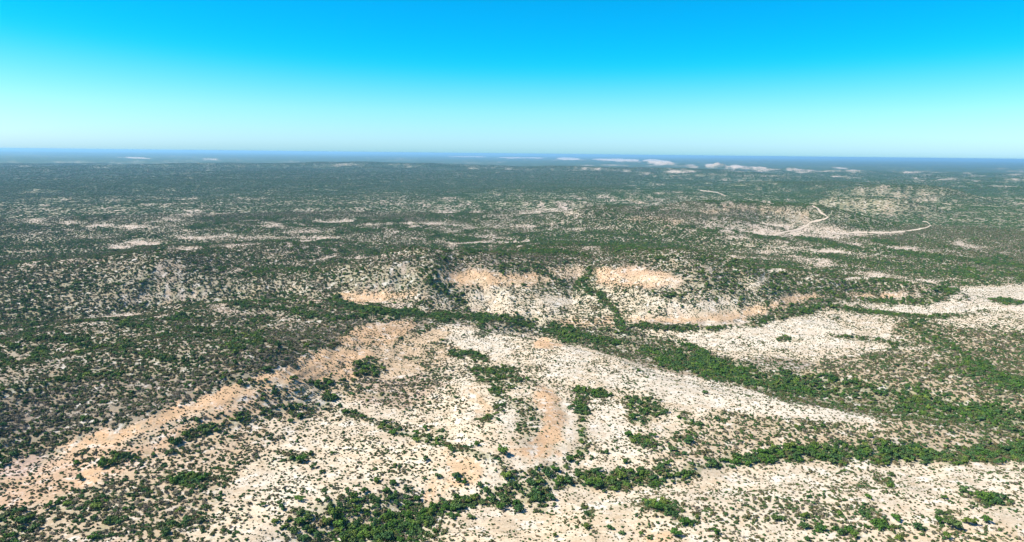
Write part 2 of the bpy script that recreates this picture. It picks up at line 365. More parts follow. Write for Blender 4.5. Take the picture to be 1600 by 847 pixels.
# green belts
B_([(700, 408), (760, 386), (820, 374), (880, 369), (930, 371), (1000, 386), (1045, 412)], [10, 13, 14, 13, 12, 10, 12], **G2)
B_([(700, 408), (665, 425), (680, 450), (715, 466), (733, 487)], [8, 12, 13, 15, 12], **G1)
B_([(834, 410), (857, 428), (881, 444)], 5, **G1)
B_([(918, 400), (921, 432), (895, 444)], 7, **G1)
B_([(951, 420), (946, 446)], 4, **G2)
B_([(895, 445), (935, 460), (958, 480), (965, 505), (985, 525)], [6, 9, 11, 10, 12], **G1)
B_([(530, 440), (560, 457)], 6, **G2)
B_([(-40, 496), (60, 490), (140, 487), (236, 478), (330, 470), (440, 470), (500, 478), (640, 494)], [9, 9, 8, 9, 10, 8, 7, 7], **G2)
B_([(520, 462), (540, 480), (600, 488), (700, 495), (760, 496), (840, 508)], [6, 10, 11, 12, 10, 12], **G1)
B_([(-20, 412), (100, 415), (170, 424)], 6, **G2)
B_([(-20, 446), (100, 446), (200, 447), (300, 453), (420, 462), (480, 456)], [5, 6, 9, 11, 9, 8], **G2)
B_([(300, 376), (350, 396), (405, 407), (456, 421), (540, 430), (640, 440), (700, 432)], [6, 10, 9, 8, 8, 7, 8], **G2)
B_([(230, 435), (245, 400), (268, 366)], [10, 13, 6], **G2)
B_([(40, 380), (100, 395), (90, 412)], 10, **G2)
B_([(303, 408), (296, 440)], 5, **G1)
B_([(370, 430), (355, 455)], 7, **G2)
B_([(430, 380), (480, 372), (520, 388), (600, 380)], 6, **G2)
B_([(170, 528), (200, 535), (232, 550), (262, 567), (300, 574), (345, 586), (400, 600)], [5, 8, 10, 9, 9, 8, 7], **G2)
B_([(110, 552), (160, 560)], 5, **G2)
B_([(300, 515), (350, 523), (420, 530)], 6, **G2)
B_([(330, 590), (400, 602), (470, 596), (545, 596)], [5, 6, 6, 4], **G2)
B_([(835, 512), (880, 520), (940, 533), (980, 538)], [12, 18, 14, 8], **G1)
B_([(1000, 545), (1040, 558), (1100, 575), (1180, 592), (1240, 601), (1300, 606), (1360, 612)], [14, 30, 28, 26, 34, 40, 32], **G1)
B_([(1340, 612), (1420, 626), (1500, 642), (1600, 662), (1720, 680)], [36, 42, 34, 28, 30], **{**G2, 'cov': .86, 'gre': .74})
B_([(1260, 620), (1330, 636), (1400, 645)], [4, 7, 6], **G2)
B_([(985, 508), (1060, 512), (1120, 514), (1180, 506), (1240, 490), (1290, 478)], [6, 8, 7, 7, 8, 12], **G1)
B_([(1290, 478), (1350, 486), (1390, 491), (1450, 496), (1520, 491)], [8, 7, 6, 6, 5], **G1)
B_([(1296, 458), (1330, 471)], 8, **G1)
B_([(1337, 467), (1397, 471), (1441, 471), (1482, 464), (1496, 458), (1474, 452)], [5, 7, 8, 9, 9, 6], **G1)
B_([(1062, 530), (1085, 548), (1112, 563)], [8, 12, 10], **G1)
B_([(1410, 498), (1440, 520), (1500, 555), (1560, 590), (1640, 620)], [16, 26, 22, 18, 16], **G2)
B_([(1550, 470), (1600, 474)], 8, **G1)
B_([(1300, 525), (1370, 532), (1430, 540)], 6, **G2)
B_([(1210, 530), (1260, 532)], 5, **G2)
B_([(1240, 370), (1285, 378), (1327, 386), (1390, 390), (1442, 398), (1495, 405), (1547, 411), (1640, 420)], [6, 7, 7, 6, 6, 7, 6, 7], **G1)
B_([(1100, 346), (1150, 354), (1200, 360)], 7, **G2)
B_([(1070, 378), (1127, 385), (1229, 388), (1250, 396), (1330, 405), (1400, 415)], [5, 6, 7, 8, 8, 7], **G2)
B_([(1130, 408), (1200, 408), (1290, 418), (1360, 418), (1450, 428), (1600, 428)], [5, 6, 6, 7, 14, 9], **G2)
B_([(1202, 428), (1250, 440), (1290, 449), (1350, 442), (1400, 438)], [6, 8, 9, 9, 6], **G2)
B_([(1120, 400), (1165, 412), (1190, 424)], 7, **G2)
B_([(1230, 445), (1200, 455), (1160, 466), (1150, 478)], [12, 14, 12, 10], **G2)
B_([(1010, 455), (1060, 462), (1120, 452), (1165, 425)], [8, 9, 8, 8], **G2)
B_([(1450, 446), (1520, 443), (1600, 440)], 5, **G2)
B_([(1290, 345), (1350, 352), (1400, 352), (1440, 343)], [4, 9, 8, 4], **G2)
B_([(400, 640), (372, 655), (338, 666), (300, 680), (265, 690)], [8, 8, 9, 9, 6], **G1)
B_([(245, 702), (200, 714), (150, 726)], [8, 9, 10], **G1)
B_([(260, 752), (300, 750), (350, 744)], [12, 12, 8], **G1)
B_([(250, 828), (310, 812), (330, 800)], [8, 12, 8], **G1)
B_([(80, 790), (120, 785), (200, 770), (260, 768)], [8, 10, 8, 6], **G2)
B_([(120, 838), (150, 835), (190, 815)], 9, **G2)
A_([(-60, 665), (20, 680), (40, 700), (20, 720), (-60, 740)], **G2)
A_([(-60, 800), (30, 790), (60, 810), (40, 870), (-60, 870)], cov=.7, gre=.6, gry=.3)
B_([(400, 640), (442, 640), (480, 632), (550, 645), (590, 660), (650, 684), (700, 692), (735, 708), (780, 722), (800, 742)], [10, 10, 7, 8, 10, 12, 11, 11, 12, 12], **G2)
B_([(400, 725), (440, 716), (490, 712)], 8, **G2)
B_([(670, 667), (700, 680)], 9, **G2)
A_([(548, 586), (552, 572), (562, 561), (582, 557), (595, 574), (578, 588)], **G3)
B_([(485, 605), (505, 600), (540, 597)], 7, **G1)
B_([(415, 612), (450, 618)], 12, **G2)
B_([(500, 624), (530, 626)], 10, **G1)
B_([(625, 556), (662, 563)], 5, **G1)
B_([(540, 612), (590, 618), (620, 612)], 7, **G2)
B_([(700, 554), (735, 552), (765, 566)], [9, 10, 8], **G1)
A_([(735, 576), (800, 570), (812, 600), (790, 612), (752, 598)], cov=.8, gre=.7, gry=.1, k=.8)
B_([(775, 605), (790, 625), (770, 650)], 8, **G2)
B_([(745, 655), (775, 658)], 8, **G1)
A_([(790, 620), (838, 625), (846, 660), (830, 690), (800, 700), (806, 660)], cov=.74, gre=.58, gry=.3, k=.9)
B_([(904, 604), (907, 630), (909, 660), (912, 695), (890, 718), (862, 733), (810, 742), (776, 738)], [12, 15, 15, 17, 14, 13, 12, 8], **{**G1, 'warp': .15})
B_([(878, 622), (890, 650), (889, 690), (868, 716), (820, 729), (778, 727)], [8, 9, 10, 10, 9, 7], cov=.07, gre=.1, gry=.2, col=WHITE * 1.05, warp=.15)
B_([(852, 604), (866, 626), (872, 655), (866, 684), (846, 704), (812, 714), (796, 712)], [12, 16, 18, 19, 17, 13, 8], cov=.06, gre=.1, gry=.4, col=TAN * 1.05, warp=.15)
B_([(722, 600), (740, 622), (752, 650)], [7, 9, 7], cov=.06, gre=.1, gry=.3, col=WHITE, warp=.2)
B_([(764, 606), (779, 622), (776, 648), (748, 658)], [8, 10, 9, 7], **{**G1, 'warp': .2})
B_([(700, 600), (715, 625), (722, 655)], [6, 7, 6], cov=.6, gre=.4, gry=.5, warp=.2)
B_([(905, 610), (940, 617), (952, 620)], 8, **G1)
A_([(975, 620), (1022, 622), (1040, 645), (1018, 664), (984, 662)], **{**G3, 'cov': .6, 'gre': .6})
B_([(985, 684), (1010, 690), (1030, 698)], [9, 11, 6], **G1)
B_([(1052, 675), (1072, 690)], 8, **G1)
B_([(1062, 656), (1100, 664)], 7, **G1)
B_([(1050, 640), (1080, 650)], 6, **G2)
A_([(440, 870), (456, 800), (500, 780), (560, 772), (640, 780), (700, 800), (690, 870)], cov=.58, gre=.56, gry=.25, k=.9)
B_([(540, 835), (600, 838), (660, 815), (700, 790), (760, 784), (800, 778), (860, 776)], [14, 17, 18, 15, 13, 15, 13], **G1)
B_([(790, 770), (850, 760), (900, 750), (950, 752), (1010, 748), (1062, 742), (1100, 728)], [12, 18, 24, 28, 26, 24, 18], **{**G2, 'cov': .84, 'gre': .72})
B_([(1090, 728), (1125, 724), (1200, 714), (1300, 708), (1400, 708), (1500, 712), (1600, 706), (1750, 700)], [14, 19, 26, 29, 27, 25, 29, 28], **G1)
A_([(1010, 778), (1046, 782), (1058, 803), (1012, 794)], **G3)
B_([(985, 790), (960, 796)], 8, **G2)
A_([(1046, 808), (1090, 806), (1084, 824), (1050, 824)], cov=.8, gre=.5, gry=.2)
B_([(905, 790), (930, 800), (925, 840)], 14, cov=.6, gre=.5, gry=.3)
A_([(1505, 770), (1525, 764), (1568, 772), (1578, 794), (1520, 790)], **G3)
B_([(1386, 738), (1396, 760)], 11, **G1)
B_([(1340, 788), (1362, 805), (1385, 828)], 15, **G1)
B_([(1460, 806), (1505, 822)], 13, **G1)
B_([(1245, 812), (1298, 828)], 10, **G2)
B_([(1305, 824), (1345, 842)], 12, **G2)
B_([(1200, 802), (1226, 812)], 10, **G2)
A_([(1260, 284), (1480, 284), (1500, 312), (1440, 330), (1290, 326)], cov=.82, gre=.42, gry=.35, col=PINK * .8, k=.75)
A_([(1170, 352), (1255, 345), (1330, 357), (1420, 363), (1400, 368), (1310, 372), (1220, 368), (1180, 362)], cov=.40, gre=.2, gry=.3, col=PINK * .5 + WHITE * .5, k=.9)
for p, w in [([(1000, 466), (1060, 470), (1112, 460), (1150, 442), (1166, 424)], 3), ([(1010, 486), (1080, 488), (1150, 480), (1200, 462), (1228, 446)], 3.5), ([(1035, 456), (1070, 448), (1085, 432), (1075, 415)], 2.5),
             ([(1060, 404), (1110, 420), (1120, 436), (1100, 450)], 2.5), ([(730, 462), (800, 466), (870, 463)], 2.5), ([(700, 478), (760, 486), (830, 492)], 2.5), ([(550, 512), (600, 508), (660, 508)], 2), ([(1480, 500), (1560, 505), (1640, 520)], 3), ([(1500, 470), (1560, 478), (1640, 480)], 2.5),
             ([(20, 470), (120, 466), (220, 462), (320, 462)], 2), ([(0, 516), (90, 508), (200, 504)], 2.5), ([(480, 400), (560, 404), (640, 395)], 2.5), ([(760, 356), (840, 352), (900, 346)], 2), ([(560, 352), (640, 348), (720, 352)], 2), ([(640, 372), (700, 378), (730, 390)], 2.5)]:
    B_(p, w, cov=.22, gre=.25, gry=.3, col=WHITE * .6 + PINK * .4, k=.85, warp=.5)
for p, w in [([(120, 360), (250, 355)], 2.2), ([(170, 353), (215, 354)], 2.6), ([(265, 353), (285, 357), (300, 366)], 2.6), ([(230, 374), (265, 376)], 2), ([(340, 366), (410, 373)], 1.8), ([(350, 386), (390, 393)], 4.5),
             ([(370, 346), (412, 343)], 1.8), ([(190, 422), (205, 415), (222, 404)], 3), ([(265, 316), (305, 319)], 1.8), ([(235, 328), (262, 326)], 1.6), ([(75, 309), (115, 312)], 1.6), ([(282, 280), (306, 276)], 1.5), ([(40, 259), (60, 259)], 1.3), ([(95, 263), (115, 263)], 1.3),
             ([(455, 365), (480, 374)], 3.5), ([(505, 418), (545, 425)], 4), ([(440, 410), (520, 424)], 3.5), ([(620, 421), (650, 424)], 3), ([(440, 450), (480, 455)], 5),
             ([(810, 334), (860, 326), (911, 340)], 7), ([(876, 359), (935, 357), (990, 354)], 5), ([(780, 306), (830, 304)], 2), ([(925, 303), (960, 312)], 3.5), ([(720, 262), (850, 266), (950, 263)], 1.6)]:
    B_(p, w, cov=.42, gre=.2, gry=.3, col=PINK * .4 + WHITE * .6, k=.9, warp=.5)
for p, w in [([(1030, 359), (1075, 343), (1130, 328), (1165, 322)], 3), ([(1094, 331), (1144, 324), (1212, 328), (1270, 336)], 9), ([(980, 345), (1019, 340), (1068, 348)], 7), ([(1335, 316), (1365, 319), (1402, 323)], 6), ([(1386, 301), (1446, 306)], 4), ([(975, 310), (1015, 320)], 3)]:
    B_(p, w, cov=.50, gre=.15, gry=.4, col=TAN * .6 + PINK * .4, k=.9, warp=.5)
for p, w in [([(1215, 385), (1250, 389), (1310, 393), (1345, 397), (1362, 404)], [3, 4, 5, 4, 2]), ([(1068, 337), (1090, 345), (1130, 355), (1180, 364), (1210, 368)], [2, 3, 3, 5, 3]), ([(1130, 370), (1180, 374)], 5), ([(1120, 360), (1160, 366)], 4),
             ([(1240, 366), (1300, 362), (1340, 363), (1400, 363)], [6, 5, 5, 4]), ([(1262, 356), (1300, 370), (1350, 376), (1385, 384), (1395, 391)], [5, 6, 5, 4, 2]), ([(1180, 345), (1210, 352), (1255, 352)], 5), ([(1200, 375), (1255, 382)], 4), ([(1190, 405), (1270, 405), (1300, 408)], 4),
             ([(1160, 385), (1220, 386)], 2.5), ([(1265, 415), (1340, 416), (1352, 420)], 5), ([(1340, 425), (1400, 432), (1420, 436)], 4), ([(1375, 420), (1400, 423)], 3), ([(1215, 437), (1300, 448), (1360, 440)], 3.5), ([(1432, 437), (1470, 441)], 6), ([(1060, 362), (1090, 362)], 3),
             ([(1430, 370), (1470, 372)], 2.5), ([(1560, 395), (1600, 399)], 3), ([(1445, 339), (1480, 341), (1520, 346)], 2.5), ([(1505, 341), (1490, 345)], 2.5), ([(1456, 305), (1487, 309)], 2.5), ([(1525, 307), (1557, 309)], 3), ([(1570, 317), (1605, 318)], 2.5),
             ([(1475, 332), (1478, 333)], 2.5), ([(1560, 327), (1600, 330)], 2.5), ([(1521, 293), (1540, 293)], 1.8), ([(1120, 420), (1140, 400)], 4), ([(1140, 393), (1180, 396)], 3)]:
    B_(p, w * np.array(.75) if not isinstance(w, list) else [q_ * .8 for q_ in w], cov=.30, gre=.25, gry=.3, col=WHITE * .7 + PINK * .3, k=.9, warp=.8)
# broken pale flats between the scrub of the river country
g_ = np.random.default_rng(31)
for k_ in range(120):
    u_ = g_.uniform(1090, 1620) if k_ % 3 else g_.uniform(760, 1100)
    v_ = g_.uniform(264 + (u_ - 1090) * .008, 300) if k_ % 3 else g_.uniform(256, 272)
    l_ = g_.uniform(8, 34)
    B_([(u_, v_), (u_ + l_ * .5, v_ + g_.uniform(-.6, .6)), (u_ + l_, v_ + g_.uniform(-.8, 1.2))], g_.uniform(.8, 2.0), cov=g_.uniform(.2, .55), gre=.2, gry=.3, col=WHITE * .45 + PINK * g_.uniform(.3, .55), k=.9, warp=.3)
# pale bluffs and river bars far off
for p, w in [([(870, 247.5), (905, 248)], 3.2), ([(925, 249), (1000, 250.5)], 3.4), ([(1004, 251), (1035, 253), (1060, 257)], 5.4), ([(1066, 257), (1084, 257.5)], 5), ([(1102, 259), (1124, 259.5)], 5.4), ([(1132, 260), (1162, 260.5)], 4), ([(1176, 262), (1198, 262)], 4.4), ([(1236, 264.5), (1260, 265)], 3), ([(1298, 267), (1334, 268)], 2.4),
             ([(1172, 265.5), (1210, 266)], 1.5), ([(1206, 268), (1224, 268)], 1.8), ([(1242, 268.5), (1262, 268.5)], 1.8), ([(1036, 269), (1085, 268)], 3), ([(966, 266), (1002, 269)], 2.2), ([(896, 264), (944, 264)], 2), ([(1110, 272), (1140, 273)], 1.4),
             ([(1488, 281), (1502, 281)], 2.2), ([(1504, 282), (1512, 282)], 1.8), ([(1520, 282), (1532, 282)], 2), ([(1560, 281.5), (1574, 281.5)], 2), ([(1586, 282), (1604, 282)], 2), ([(1436, 280), (1448, 280)], 1.5), ([(1296, 275.5), (1326, 276)], 1.6), ([(1330, 277), (1342, 277)], 1.6), ([(1316, 280.5), (1326, 280.5)], 3),
             ([(1384, 268.5), (1426, 269)], 1.5), ([(1454, 270), (1472, 270)], 1.3), ([(1500, 271), (1520, 271)], 1.2), ([(1570, 273), (1600, 273)], 1.6), ([(180, 245), (205, 246), (236, 248)], 1.4), ([(315, 248.5), (345, 249)], 1), ([(1300, 262), (1330, 264)], 1.2), ([(780, 246), (850, 247)], 1.6), ([(700, 244.5), (760, 245)], 1.2), ([(1540, 290), (1600, 292)], 1.4)]:
    B_(p, w, cov=.05, gre=.2, gry=.2, col=WHITE * .7 + PINK * .3, k=.95, warp=.12)
belt = sstep(.74, .97, bench) * sstep(.42, .62, fbm(x / 70, y / 70, 81, 3)) * (.25 + .75 * sstep(330, 520, R)) * (1 - .8 * np.clip(grey, 0, 1))
thin = sstep(.6, .1, bench) * .3
cover = cover + belt * .52 * (1 - sstep(.6, .9, cover)) * sstep(.12, .3, cover) - thin * .35 * sstep(.35, .7, cover) * (cover < .82)
green = green + belt * .45
pale = sstep(.14, .03, bench) * sstep(.45, .6, fbm(x / 130, y / 130, 83, 3)) * sstep(420, 600, R) * (1 - sstep(6000, 8000, R)) * (cover < .85)
cover = cover - pale * .28; soil = soil * (1 - .6 * pale[:, None]) + (WHITE * .6 + PINK * .4)[None] * .6 * pale[:, None]
cover = np.clip(cover, .02, .97); green = np.clip(green, 0, 1); grey = np.clip(grey, 0, 1)
def blur(F, n):
    F = F.reshape(NR, NA, -1)
    for _ in range(n):
        P = F.copy(); P[1:-1] = .25 * F[:-2] + .5 * F[1:-1] + .25 * F[2:]; F = P.copy()
        P[:, 1:-1] = .25 * F[:, :-2] + .5 * F[:, 1:-1] + .25 * F[:, 2:]; F = P
    return F
cover = blur(cover, 2)[..., 0]; green = blur(green, 1)[..., 0]; grey = blur(grey, 1)[..., 0]; small = blur(small, 2)[..., 0]; soil = np.clip(blur(soil, 1), .02, .6)

# the bluffs are bare rock all round, the ground under brush carries herbs and litter
SH = (NR, NA)
bare = np.zeros(x.shape)
for pts, A, w in _R[-len(BLUFFS):]:
    P = np.array(pts); k = (np.abs(x - P[:, 0].mean()) < 1500) & (np.abs(y - P[:, 1].mean()) < 1500)
    bare[k] = np.maximum(bare[k], sstep(1.25, .9, seg_dist(x[k], y[k], pts) / w + (fbm(x[k] / 90, y[k] / 90, 87, 3) - .5) * 1.1))
bare = (bare * sstep(.40, .62, fbm(x / 110, y / 110, 91, 4)) * .8).reshape(SH)
cover *= 1 - .9 * bare
soil = soil * (1 - bare[..., None]) + (WHITE * .42 + PINK * .28) * bare[..., None]
herb = sstep(.26, .76, cover)[..., None] * (.60 + .22 * sstep(700, 1800, np.hypot(GX, GY)))[..., None]
HERB = np.array([.17, .19, .085])[None, None] * (1 - grey[..., None]) + np.array([.15, .125, .095])[None, None] * grey[..., None]
soil = soil * (1 - herb) + HERB * herb

# tracks
ROADS = [([(1268, 321), (1277, 326), (1285, 334), (1294, 339.5), (1288, 343), (1265, 347.5), (1262, 352), (1251, 358), (1225, 363), (1208, 368), (1185, 366)], 2.5),
         ([(1441, 346), (1448, 347), (1454, 352.5), (1448, 356), (1432, 359), (1411, 362), (1379, 364.5), (1340, 363), (1310, 366)], 2.1),
         ([(1090, 297), (1121, 301), (1138, 308)], 1.2)]
ROADP = [band(p, w, 5) for p, w in ROADS]

# ------------------------------------------------------------------ materials
def mat(name):
    m = bpy.data.materials.new(name); m.use_nodes = True
    b = m.node_tree.nodes['Principled BSDF']; b.inputs['Roughness'].default_value = .9
    b.inputs['Specular IOR Level'].default_value = .15
    return m, m.node_tree.nodes, m.node_tree.links, b

def ground_mat():
    m, N, L, b = mat('limestone_soil')
    a = N.new('ShaderNodeAttribute'); a.attribute_name = 'soil'
    c = N.new('ShaderNodeAttribute'); c.attribute_name = 'scrub'
    v = N.new('ShaderNodeAttribute'); v.attribute_name = 'leaf'
    g = N.new('ShaderNodeNewGeometry')
    def noise(s, d=4, r=.6):
        n = N.new('ShaderNodeTexNoise'); n.inputs['Scale'].default_value = s; n.inputs['Detail'].default_value = d; n.inputs['Roughness'].default_value = r
        L.new(g.outputs['Position'], n.inputs['Vector']); return n
    def math_(op, p, q):
        n = N.new('ShaderNodeMath'); n.operation = op
        for k, z in enumerate((p, q)):
            if isinstance(z, (int, float)): n.inputs[k].default_value = z
            else: L.new(z, n.inputs[k])
        return n.outputs[0]
    n1 = noise(.9, 6, .75); n2 = noise(.07, 4, .6)
    mr = N.new('ShaderNodeMapRange'); L.new(n1.outputs['Fac'], mr.inputs['Value']); mr.inputs['From Min'].default_value = .3; mr.inputs['From Max'].default_value = .7
    mr.inputs['To Min'].default_value = .72; mr.inputs['To Max'].default_value = 1.22
    mul = N.new('ShaderNodeVectorMath'); mul.operation = 'SCALE'; L.new(a.outputs['Color'], mul.inputs[0]); L.new(mr.outputs[0], mul.inputs['Scale'])
    n5 = noise(.16, 5, .7); n6 = noise(.5, 5, .7)
    def tint(fac_src, lo, hi, amt, colr, prev):
        r_ = N.new('ShaderNodeMapRange'); L.new(fac_src, r_.inputs['Value']); r_.inputs['From Min'].default_value = lo; r_.inputs['From Max'].default_value = hi; r_.inputs['To Max'].default_value = amt
        k = N.new('ShaderNodeMix'); k.data_type = 'RGBA'; L.new(r_.outputs[0], k.inputs['Factor']); L.new(prev, k.inputs['A']); k.inputs['B'].default_value = (*colr, 1); return k.outputs['Result']
    base = tint(n5.outputs['Fac'], .52, .66, .55, (.33, .235, .135), mul.outputs[0])
    base = tint(n5.outputs['Fac'], .46, .36, .6, (.56, .53, .47), base)
    base = tint(n6.outputs['Fac'], .55, .68, .6, (.16, .15, .085), base)
    # gravel and dry grass tufts, a hand to a foot across
    vo = N.new('ShaderNodeTexVoronoi'); vo.inputs['Scale'].default_value = 1.15; vo.inputs['Randomness'].default_value = 1; L.new(g.outputs['Position'], vo.inputs['Vector'])
    lim = math_('MULTIPLY', math_('SUBTRACT', n2.outputs['Fac'], .18), .55)
    dot = math_('LESS_THAN', vo.outputs['Distance'], lim)
    sep = N.new('ShaderNodeSeparateColor'); L.new(vo.outputs['Color'], sep.inputs[0])
    dot = math_('MULTIPLY', dot, math_('LESS_THAN', sep.outputs[0], .6))
    dot = math_('MULTIPLY', dot, .62)
    mx = N.new('ShaderNodeMix'); mx.data_type = 'RGBA'; L.new(dot, mx.inputs['Factor']); L.new(base, mx.inputs['A']); mx.inputs['B'].default_value = (.13, .105, .07, 1)
    # far scrub
    n3 = noise(.035, 6, .8); n4 = noise(.006, 5, .65)
    s = math_('ADD', math_('MULTIPLY', n3.outputs['Fac'], .6), math_('MULTIPLY', n4.outputs['Fac'], .4))
    thr = math_('SUBTRACT', .66, math_('MULTIPLY', c.outputs['Fac'], .34))
    fac = N.new('ShaderNodeMapRange'); L.new(math_('SUBTRACT', s, thr), fac.inputs['Value']); fac.inputs['From Min'].default_value = -.05; fac.inputs['From Max'].default_value = .05
    m2 = N.new('ShaderNodeMix'); m2.data_type = 'RGBA'; L.new(fac.outputs[0], m2.inputs['Factor']); L.new(mx.outputs['Result'], m2.inputs['A']); L.new(v.outputs['Color'], m2.inputs['B'])
    L.new(m2.outputs['Result'], b.inputs['Base Color'])
    bp = N.new('ShaderNodeBump'); bp.inputs['Strength'].default_value = .6; bp.inputs['Distance'].default_value = .35; L.new(n1.outputs['Fac'], bp.inputs['Height']); L.new(bp.outputs[0], b.inputs['Normal'])
    return m

def leaf_mat(name, c1, c2, c3):
    m, N, L, b = mat(name)
    oi = N.new('ShaderNodeObjectInfo'); cr = N.new('ShaderNodeValToRGB'); cr.color_ramp.elements[0].color = (*c1, 1); cr.color_ramp.elements[1].color = (*c3, 1)
    e = cr.color_ramp.elements.new(.5); e.color = (*c2, 1)
    L.new(oi.outputs['Random'], cr.inputs[0])
    ri = N.new('ShaderNodeNewGeometry'); mr = N.new('ShaderNodeMapRange'); L.new(ri.outputs['Random Per Island'], mr.inputs['Value']); mr.inputs['To Min'].default_value = .6; mr.inputs['To Max'].default_value = 1.5
    ml = N.new('ShaderNodeVectorMath'); ml.operation = 'SCALE'; L.new(cr.outputs[0], ml.inputs[0]); L.new(mr.outputs[0], ml.inputs['Scale'])
    L.new(ml.outputs[0], b.inputs['Base Color'])
    return m
M_ground = ground_mat()
M_leafG = leaf_mat('bright_green_foliage', (.04, .10, .014), (.065, .13, .02), (.12, .16, .03))
M_leafD = leaf_mat('dark_green_foliage', (.042, .095, .028), (.053, .108, .030), (.08, .12, .035))
M_leafF = leaf_mat('plain_scrub_foliage', (.034, .085, .022), (.046, .098, .025), (.07, .12, .035))
M_leafY = leaf_mat('grey_brush_twigs', (.18, .145, .10), (.12, .125, .07), (.27, .225, .16))
M_leafS = leaf_mat('small_shrub_leaves', (.07, .11, .03), (.14, .11, .055), (.065, .105, .03))
m, N_, L_, b_ = mat('mesquite_bark'); b_.inputs['Base Color'].default_value = (.10, .075, .055, 1); M_bark = m
m, N_, L_, b_ = mat('caliche_road')
nn = N_.new('ShaderNodeTexNoise'); nn.inputs['Scale'].default_value = .2; rr_ = N_.new('ShaderNodeValToRGB'); rr_.color_ramp.elements[0].color = (.36, .29, .21, 1); rr_.color_ramp.elements[1].color = (.46, .39, .30, 1)
gg = N_.new('ShaderNodeNewGeometry'); L_.new(gg.outputs['Position'], nn.inputs['Vector']); L_.new(nn.outputs['Fac'], rr_.inputs[0]); L_.new(rr_.outputs[0], b_.inputs['Base Color']); M_road = m

# ------------------------------------------------------------------ ground sheet
def new_mesh(name, V, Fq, mats, smooth=False):
    me = bpy.data.meshes.new(name); me.vertices.add(len(V)); me.vertices.foreach_set('co', np.asarray(V, np.float32).ravel())
    Fq = np.asarray(Fq, np.int32); nf, k = Fq.shape
    me.loops.add(nf * k); me.loops.foreach_set('vertex_index', Fq.ravel())
    me.polygons.add(nf); me.polygons.foreach_set('loop_start', np.arange(nf, dtype=np.int32) * k)
    if smooth: me.polygons.foreach_set('use_smooth', np.ones(nf, bool))
    me.update(calc_edges=True)
    for m in (mats if isinstance(mats, (list, tuple)) else [mats]): me.materials.append(m)
    return me
def link(name, data, parent=None, **props):
    o = bpy.data.objects.new(name, data); COL.objects.link(o)
    if parent: o.parent = parent
    for k, v in props.items(): o[k] = v
    return o
V = np.stack([GX.ravel(), GY.ravel(), GZ.ravel()], 1)
ii, jj = np.meshgrid(np.arange(NR - 1), np.arange(NA - 1), indexing='ij')
q = np.stack([ii * NA + jj, (ii + 1) * NA + jj, (ii + 1) * NA + jj + 1, ii * NA + jj + 1], -1).reshape(-1, 4)[:, ::-1]
gme = new_mesh('ground', V, q, M_ground, True)
FAR0, FAR1 = 5200.0, 7500.0
RG = np.hypot(GX, GY)
far = np.maximum(sstep(FAR0, FAR1, RG), .30 * sstep(700, 1500, RG) + .46 * sstep(1500, 3000, RG)); far = np.maximum(far, 1 - sstep(140, 170, RG)); far = np.maximum(far, sstep(44, 48, np.abs(np.degrees(np.arctan2(GX, GY)))))
att = gme.attributes.new('soil', 'FLOAT_COLOR', 'POINT'); att.data.foreach_set('color', np.concatenate([soil, np.ones((NR, NA, 1))], -1).astype(np.float32).ravel())
att = gme.attributes.new('scrub', 'FLOAT', 'POINT'); att.data.foreach_set('value', (cover * (.12 + .98 * far)).astype(np.float32).ravel())
LG = np.array([.032, .066, .022]); LD = np.array([.042, .05, .033])
leafc = LD[None, None] * grey[..., None] + LG[None, None] * (1 - grey[..., None])
att = gme.attributes.new('leaf', 'FLOAT_COLOR', 'POINT'); att.data.foreach_set('color', np.concatenate([leafc, np.ones((NR, NA, 1))], -1).astype(np.float32).ravel())
link('ground', gme, kind='structure')

for P in ROADP:
    k = (len(P) - 1) // 2; a = P[:k]; b = P[k:2 * k][::-1]
    T = np.linspace(0, 1, 5); Vv = []
    for t in T: Vv.append(a * (1 - t) + b * t)
    Vv = np.stack(Vv, 1).reshape(-1, 2); z = lookup(GZ, Vv[:, 0], Vv[:, 1]) + .35
    Vv = np.concatenate([Vv, z[:, None]], 1)
    f = [[i * 5 + j, i * 5 + j + 1, (i + 1) * 5 + j + 1, (i + 1) * 5 + j] for i in range(k - 1) for j in range(4)]
    # the verge drops back into the ground on both sides
    link('dirt_road', new_mesh('dirt_road', Vv, f, M_road, True), kind='structure')

# ------------------------------------------------------------------ plants
def leaves(rs, lobes, n, size, flat=1.0):
    """n small leaf-sized faces spread over the shells of several lobes (x, y, z, radius, height)"""
    V = []; F = []
    vol = np.array([l[3] ** 2 for l in lobes]); vol = vol / vol.sum()
    for k in range(n):
        lx, ly, lz, lr, lh = lobes[rs.choice(len(lobes), p=vol)]
        d = rs.normal(size=3); d /= np.linalg.norm(d); 
        if d[2] < -.35: d[2] *= -.6
        rad = rs.uniform(.62, 1.05)
        c = np.array([lx + d[0] * lr * rad, ly + d[1] * lr * rad, max(.04, lz + d[2] * lh * rad)])
        nrm = d + rs.normal(size=3) * .45; nrm /= np.linalg.norm(nrm)
        t = np.cross(nrm, [.3, .2, 1.0]); t /= np.linalg.norm(t) + 1e-9; s = np.cross(nrm, t)
        w = size * rs.uniform(.6, 1.4)
        b = len(V)
        for (p, q_) in ((-1, -.3), (.1, -1), (1, .2), (-.1, 1)):
            V.append(c + t * p * w * .5 * rs.uniform(.7, 1.2) + s * q_ * w * .5)
        F.append((b, b + 1, b + 2, b + 3))
    return np.array(V), F
